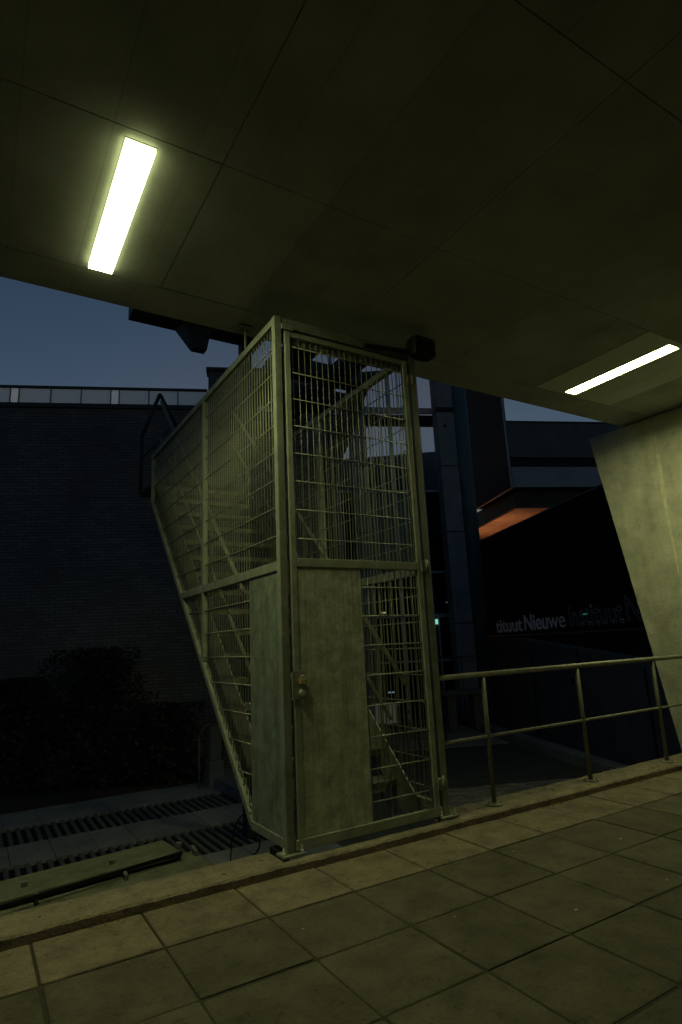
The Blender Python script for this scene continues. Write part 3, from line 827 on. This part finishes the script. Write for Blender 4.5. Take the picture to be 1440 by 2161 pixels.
# ================================================================== glass building
gb = thing('glass_building', 'tall glass and steel building behind the cage', 'building', bg(5, 19, ZL))
DG = 19.0
zs = [ZL, .6, 2.03, 3.43, 6.2, 9.12, 12.2, 15]
mull = [2.1, 3.0, 3.95, 4.98, 6.02, 6.68, 7.3]
for i in range(len(mull) - 1):
    for j in range(len(zs) - 1):
        e0, e1 = mull[i] + .03, mull[i + 1] - .03
        if zs[j + 1] - zs[j] < .2: continue
        ebox(MB(), e0, e1, DG + .02, DG + .03, zs[j] + .03, zs[j + 1] - .03).build('pane', 'pane' if zs[j] > 6 else 'darkpane', gb)
for e in mull:
    ebox(MB(), e - .05, e + .05, DG - .04, DG + .08, ZL, 15).build('mullion', 'cladl' if e != 4.98 else 'frame', gb)
for z in zs[1:-1]:
    wd_ = .1 if z == 9.12 else .035
    ebox(MB(), 2.1, 6.7, DG - .055, DG + .05, z - wd_, z + wd_).build('transom', 'frame', gb)
ebox(MB(), 2.1, 6.7, DG - .05, DG + .06, 8.55, 8.95).build('beam', 'dark', gb)
# dark interior volume; its roof line shows through the upper glazing
f = MB().prism([bg(2.1, DG + 2.2, ZL), bg(7.6, DG + 2.2, ZL), bg(7.6, DG + 2.2, 8.4), bg(3.2, DG + 2.2, 8.0), bg(2.1, DG + 2.2, 8.0)], Vector(FF) * 10)
f.build('inner_wall', 'dark', gb)
ebox(MB(), 6.15, 7.2, DG - .07, DG - .045, .6, 2.0).build('door_leaf', 'darkpane', gb)
f = MB(); ebox(f, 6.13, 6.19, DG - .08, DG - .03, ZL, 2.03); ebox(f, 7.1, 7.16, DG - .08, DG - .03, ZL, 2.03); ebox(f, 6.19, 7.1, DG - .08, DG - .03, 1.95, 2.03); ebox(f, 6.19, 7.1, DG - .08, DG - .03, .55, .63)
f.build('door_frame', 'cladl', gb)
# concrete columns with a pipe
def column(e0, e1, d, label):
    t = thing('concrete_column', label, 'column', bg((e0 + e1) / 2, d, ZL), 'concrete columns of the glass building')
    z = ZL
    for k, h in enumerate((2.9, 2.9, 2.2, 1.9, 1.1, 2.5)):
        ebox(MB(), e0, e1, d, d + .5, z + .012, z + h - .012, .02).build('drum', 'gcol', t)
        z += h
    ebox(MB(), e0 + .03, e1 - .03, d + .03, d + .47, ZL, z).build('core', 'dark', t)
    q = bg((e0 + e1) / 2 - .05, d - .004, 8.2)
    MB().tube(q - Vector(FF) * .02, q + Vector(FF) * .01, .05, 10).build('anchor_hole', 'dark', t)
    ebox(MB(), e0 - .02, e1 + .03, d - .02, d + .1, 8.72, 8.86).build('collar', 'dark', t)
column(6.37, 6.97, 18.0, 'pale grey concrete column beside the thick teal pipe')
column(3.42, 3.90, 18.0, 'pale grey concrete column seen through the gate mesh')
tp = MB().tube(bg(7.22, 18.1, ZL), bg(7.22, 18.1, 14), .26, 20)
tag(tp.build('teal_pipe', 'teal'), 'thick teal vertical pipe beside a concrete column', 'pipe')
# small lit things inside
def glow(name, x, y, d, w_, h_, m, label, cat):
    p = ond(x, y, d)
    f = MB().obox(p, Vector(EE) * w_ / 2, Vector(FF) * .02, Vector((0, 0, h_ / 2)), .004)
    tag(f.build(name, m), label, cat)
glow('exit_sign', 922, 1312, DG - .1, .07, .16, 'exit', 'small green lit exit sign by the glass door', 'exit sign')
glow('interior_glow', 811, 1293, DG + .6, .16, .05, 'yell', 'tiny yellow lamp inside the glass building', 'lamp')
glow('interior_glow', 827, 1461, DG + .5, .22, .05, 'cool', 'tiny white strip lamp low inside the glass building', 'lamp')
glow('interior_glow', 945, 1271, DG + .6, .12, .02, 'cool', 'faint white glow imitating a reflection above the glass door', 'lamp')  # glowing bar stands in for a reflection; no lamp hangs here
# far railing and bench
fr = thing('thin_railing', 'thin dark railing in front of the glass door', 'railing', bg(6.2, 17.4, ZL))
MB().tube(bg(5.5, 17.4, .72), bg(7.7, 17.4, .72), .02, 8).build('top_rail', 'dsteel', fr)
for e in (5.55, 6.25, 6.95, 7.65): MB().tube(bg(e, 17.4, ZL), bg(e, 17.4, .72), .018, 8).build('post', 'dsteel', fr)
bn = thing('stone_table', 'dark stone slab table beyond the railing', 'table', bg(5.9, 16.5, ZL))
ebox(MB(), 5.2, 6.55, 16.2, 16.9, -.26, -.16, .02).build('top', 'stone', bn)
for e in (5.5, 6.25): ebox(MB(), e - .12, e + .12, 16.3, 16.8, ZL, -.26, .02).build('leg', 'stone', bn)

# bicycle with crate, seen through the gate
bk = thing('bicycle', 'parked bicycle with white front crate seen through the gate', 'bicycle', bg(3.3, 13.4, ZL))
def P2(a, z, o=0.0): return bg(2.95 + a, 13.4 + o, ZL + z)
for a in (0.0, 1.05):
    bm = bmesh.new(); ctr = P2(a, .34)
    ring = []
    R_, rr_ = .32, .02
    for i in range(28):
        th = 2 * math.pi * i / 28; rad = Vector(EE) * math.cos(th) + Vector((0, 0, math.sin(th)))
        ring.append([bm.verts.new(ctr + rad * (R_ + rr_ * math.cos(k * math.pi / 3)) + Vector(FF) * rr_ * math.sin(k * math.pi / 3)) for k in range(6)])
    for i in range(28):
        for k in range(6): bm.faces.new((ring[i][k], ring[i][(k + 1) % 6], ring[(i + 1) % 28][(k + 1) % 6], ring[(i + 1) % 28][k]))
    m_ = MB(); m_.bm = bm; wh = m_.build('wheel', 'rubber', bk)
    f = MB()
    for i in range(10):
        th = math.pi * i / 10; rad = Vector(EE) * math.cos(th) + Vector((0, 0, math.sin(th)))
        f.tube(ctr - rad * .3, ctr + rad * .3, .003, 4)
    f.build('spokes', 'chrome', wh)
f = MB(); f.path([P2(1.05, .34), P2(.62, .34), P2(.5, .85), P2(.12, .8), P2(.62, .34)], .016); f.path([P2(0, .34), P2(.12, .8), P2(.15, 1.05)], .016); f.tube(P2(1.05, .34), P2(.53, .75), .012)
f.build('frame', 'dsteel', bk)
MB().path([P2(.3, 1.1, -.25), P2(.15, 1.07), P2(.3, 1.1, .25)], .012).build('handlebar', 'chrome', bk)
MB().ball(P2(.5, .92), .1, 10, (1.3, .8, .35)).build('saddle', 'black', bk)
f = MB(); ebox(f, 2.7, 3.2, 13.22, 13.24, ZL + .74, ZL + 1.12); ebox(f, 2.7, 3.2, 13.56, 13.58, ZL + .74, ZL + 1.12); ebox(f, 2.7, 2.72, 13.24, 13.56, ZL + .74, ZL + 1.12); ebox(f, 3.18, 3.2, 13.24, 13.56, ZL + .74, ZL + 1.12); ebox(f, 2.7, 3.2, 13.22, 13.58, ZL + .72, ZL + .74)
f.build('crate', 'white', bk)

# ================================================================== mesh facade with lettering, right
ET = 9.915
ml = thing('mesh_facade', 'black perforated mesh facade carrying pale lettering', 'facade', bg(ET, 15, 1.3))
ebox(MB(), ET + .06, ET + .5, 9, 34, 1.30, 5.26).build('backing', 'mesh', ml)
# thin horizontal ribs of the mesh
f = MB()
k = 0
z = 1.36
while z < 5.26:
    ebox(f, ET + .03, ET + .06, 9, 34, z, z + .028); z += .075
rb = f.build('mesh_ribs', 'mesh', ml); rb['kind'] = 'stuff'
ebox(MB(), ET + .0, ET + .55, 9, 34, 5.26, 5.31).build('cap', 'cladd', ml)
ebox(MB(), ET - .01, ET + .5, 9, 34, 1.24, 1.30).build('sill', 'cladd', ml)
def text_mesh(body, size, offset):
    cu = bpy.data.curves.new('t', 'FONT'); cu.body = body; cu.size = size; cu.offset = offset; cu.resolution_u = 3
    o = bpy.data.objects.new('t', cu); col.objects.link(o)
    dg = bpy.context.evaluated_depsgraph_get()
    me = bpy.data.meshes.new_from_object(o.evaluated_get(dg))
    bpy.data.objects.remove(o); bpy.data.curves.remove(cu)
    return me
def put_text(body, d_left, d_right, z, height, style, m, name='lettering'):
    """set so that it runs from d_left (far) to d_right (near) along the facade"""
    me = text_mesh(body, 1.0, .02 if style == 'bold' else 0)
    xs = [v.co.x for v in me.vertices]; x0, x1 = min(xs), max(xs)
    sx_ = (d_left - d_right) / (x1 - x0); sy_ = height / .73
    bm = bmesh.new()
    def tr(co, lift=0.0): return bg(ET + .012 - lift, d_left - (co.x - x0) * sx_, z + co.y * sy_)
    if style == 'dots':
        b0 = bmesh.new(); b0.from_mesh(me)
        for e in b0.edges:
            if len(e.link_faces) != 1: continue
            a, b_ = tr(e.verts[0].co), tr(e.verts[1].co)
            nn = max(1, int((b_ - a).length / .055))
            for i in range(nn):
                c = a.lerp(b_, (i + .5) / nn); rr_ = .016
                bm.faces.new([bm.verts.new(c + Vector(FF) * rr_ * math.cos(t_ * math.pi / 3) + Vector((0, 0, rr_ * math.sin(t_ * math.pi / 3)))) for t_ in range(6)])
        b0.free()
    else:
        b0 = bmesh.new(); b0.from_mesh(me)
        mp = {v.index: bm.verts.new(tr(v.co)) for v in b0.verts}
        for fc in b0.faces:
            try: bm.faces.new([mp[v.index] for v in fc.verts])
            except ValueError: pass
        r_ = bmesh.ops.extrude_face_region(bm, geom=bm.faces[:])
        for v in [g_ for g_ in r_['geom'] if isinstance(g_, bmesh.types.BMVert)]: v.co += Vector(EE) * .012
        b0.free()
    bpy.data.meshes.remove(me)
    mb = MB(); mb.bm = bm; o_ = mb.build(name, m, ml)
    if style == 'dots': o_['kind'] = 'stuff'
    return o_
def dpx(x): return (one_(x, 1320, ET)) @ FF
put_text('tituut', dpx(1046), dpx(1102), 1.42, .52, 'bold', 'letter')
put_text('Nieu', dpx(1106), dpx(1156), 1.43, .56, 'bold', 'letter')
put_text('we', dpx(1157), dpx(1193), 1.44, .56, 'thin', 'letter')
put_text('Instituut', dpx(1203), dpx(1318), 1.46, .66, 'dots', 'letter')
put_text('N', dpx(1326), dpx(1356), 1.5, .68, 'dots', 'letter')
p = one_(1234, 1296, ET)
f = MB()
for i in range(5):
    f.bar(bg(ET, p @ FF + .09 - .045 * i, p[2] + (.02 if i % 2 else -.02)), bg(ET, p @ FF + .045 - .045 * i, p[2] + (-.02 if i % 2 else .02)), .008, .014)
f.build('lit_letter_trace', 'led', ml)
# dark space and ramp wall below
rw = MB().prism([bg(9.3, 8, -2.9), bg(9.3, 26, -2.9), bg(9.3, 26, 1.2), bg(9.3, 20, 1.16), bg(9.3, 13.9, .60), bg(9.3, 8, .1)], Vector(EE) * .35, .015)
rwt = thing('ramp_wall', 'sloping dark concrete ramp wall under the lettered facade', 'wall', bg(9.3, 14, -2.8))
rw.build('parapet', 'ramp', rwt)
for d in (10.4, 13.3, 16.2, 19.1): ebox(MB(), 9.27, 9.30, d - .02, d + .02, -2.8, .35 if d < 14 else .8).build('joint_rib', 'pitdark', rwt)
p = one_(1210, 1438, 9.3); dd = p @ FF
ebox(MB(), 9.27, 9.31, dd - .09, dd + .09, p[2] - .08, p[2] + .08).build('vent_box', 'pitdark', rwt)
ws = MB(); ebox(ws, 9.95, 30, 9, 40, -2.8, 1.27)
tag(ws.build('undercroft_block', 'dark'), 'dark recessed base block below the lettered facade', 'building')

# ================================================================== overhanging box with warm lit soffit
ob = thing('overhang_building', 'boxy grey overhang with dark window band above warm soffit', 'building', bg(12, 22, 7.1))
ebox(MB(), 10.75, 22, 22.0, 26, 7.14, 8.0).build('lower_band', 'cladl', ob)
ebox(MB(), 10.76, 22, 22.08, 26, 8.0, 8.42).build('window_band', 'dark', ob)
ebox(MB(), 10.75, 22, 22.0, 26, 8.42, 9.93).build('upper_band', 'cladd', ob)
ebox(MB(), 10.75, 22, 21.97, 26, 9.93, 10.0).build('cap', 'coping', ob)
ebox(MB(), 10.66, 10.75, 21.96, 26.1, 7.14, 14.5).build('blade_wall', 'dark', ob)
ebox(MB(), 10.63, 10.70, 21.90, 21.958, 7.14, 14.5).build('corner_trim', 'cladl', ob)
f = MB().prism([bg(12.8, 27, 10), bg(22, 27, 10), bg(22, 27, 12.2), bg(16.5, 27, 11.6)], Vector(FF) * 3)
f.build('roof_slope', 'cladd', ob)
# lower lit ceiling: rows of square panels
zc = 6.35
pa_ = onz(1091, 1073, zc); dn = pa_ @ FF; e1_ = pa_ @ EE
ebox(MB(), e1_ - .05, 20, dn, 34, zc + .03, 7.1).build('soffit_core', 'brown', ob)
for i in range(7):
    for j in range(8):
        ebox(MB(), e1_ + .9 * i, e1_ + .9 * i + .885, dn + .9 * j, dn + .9 * j + .885, zc, zc + .028).build('soffit_tile', 'tile', ob)
up = thing('wall_uplight', 'warm uplight hidden behind the lettered facade top', 'lamp', bg(11.6, 26, 4.6))
for d in (24.6, 27.4):
    ebox(MB(), 11.3, 11.5, d - .5, d + .5, 4.55, 4.6).build('lens', 'warm', up)
ebox(MB(), 11.28, 11.52, 24.0, 28.0, 4.47, 4.545).build('housing', 'dark', up)
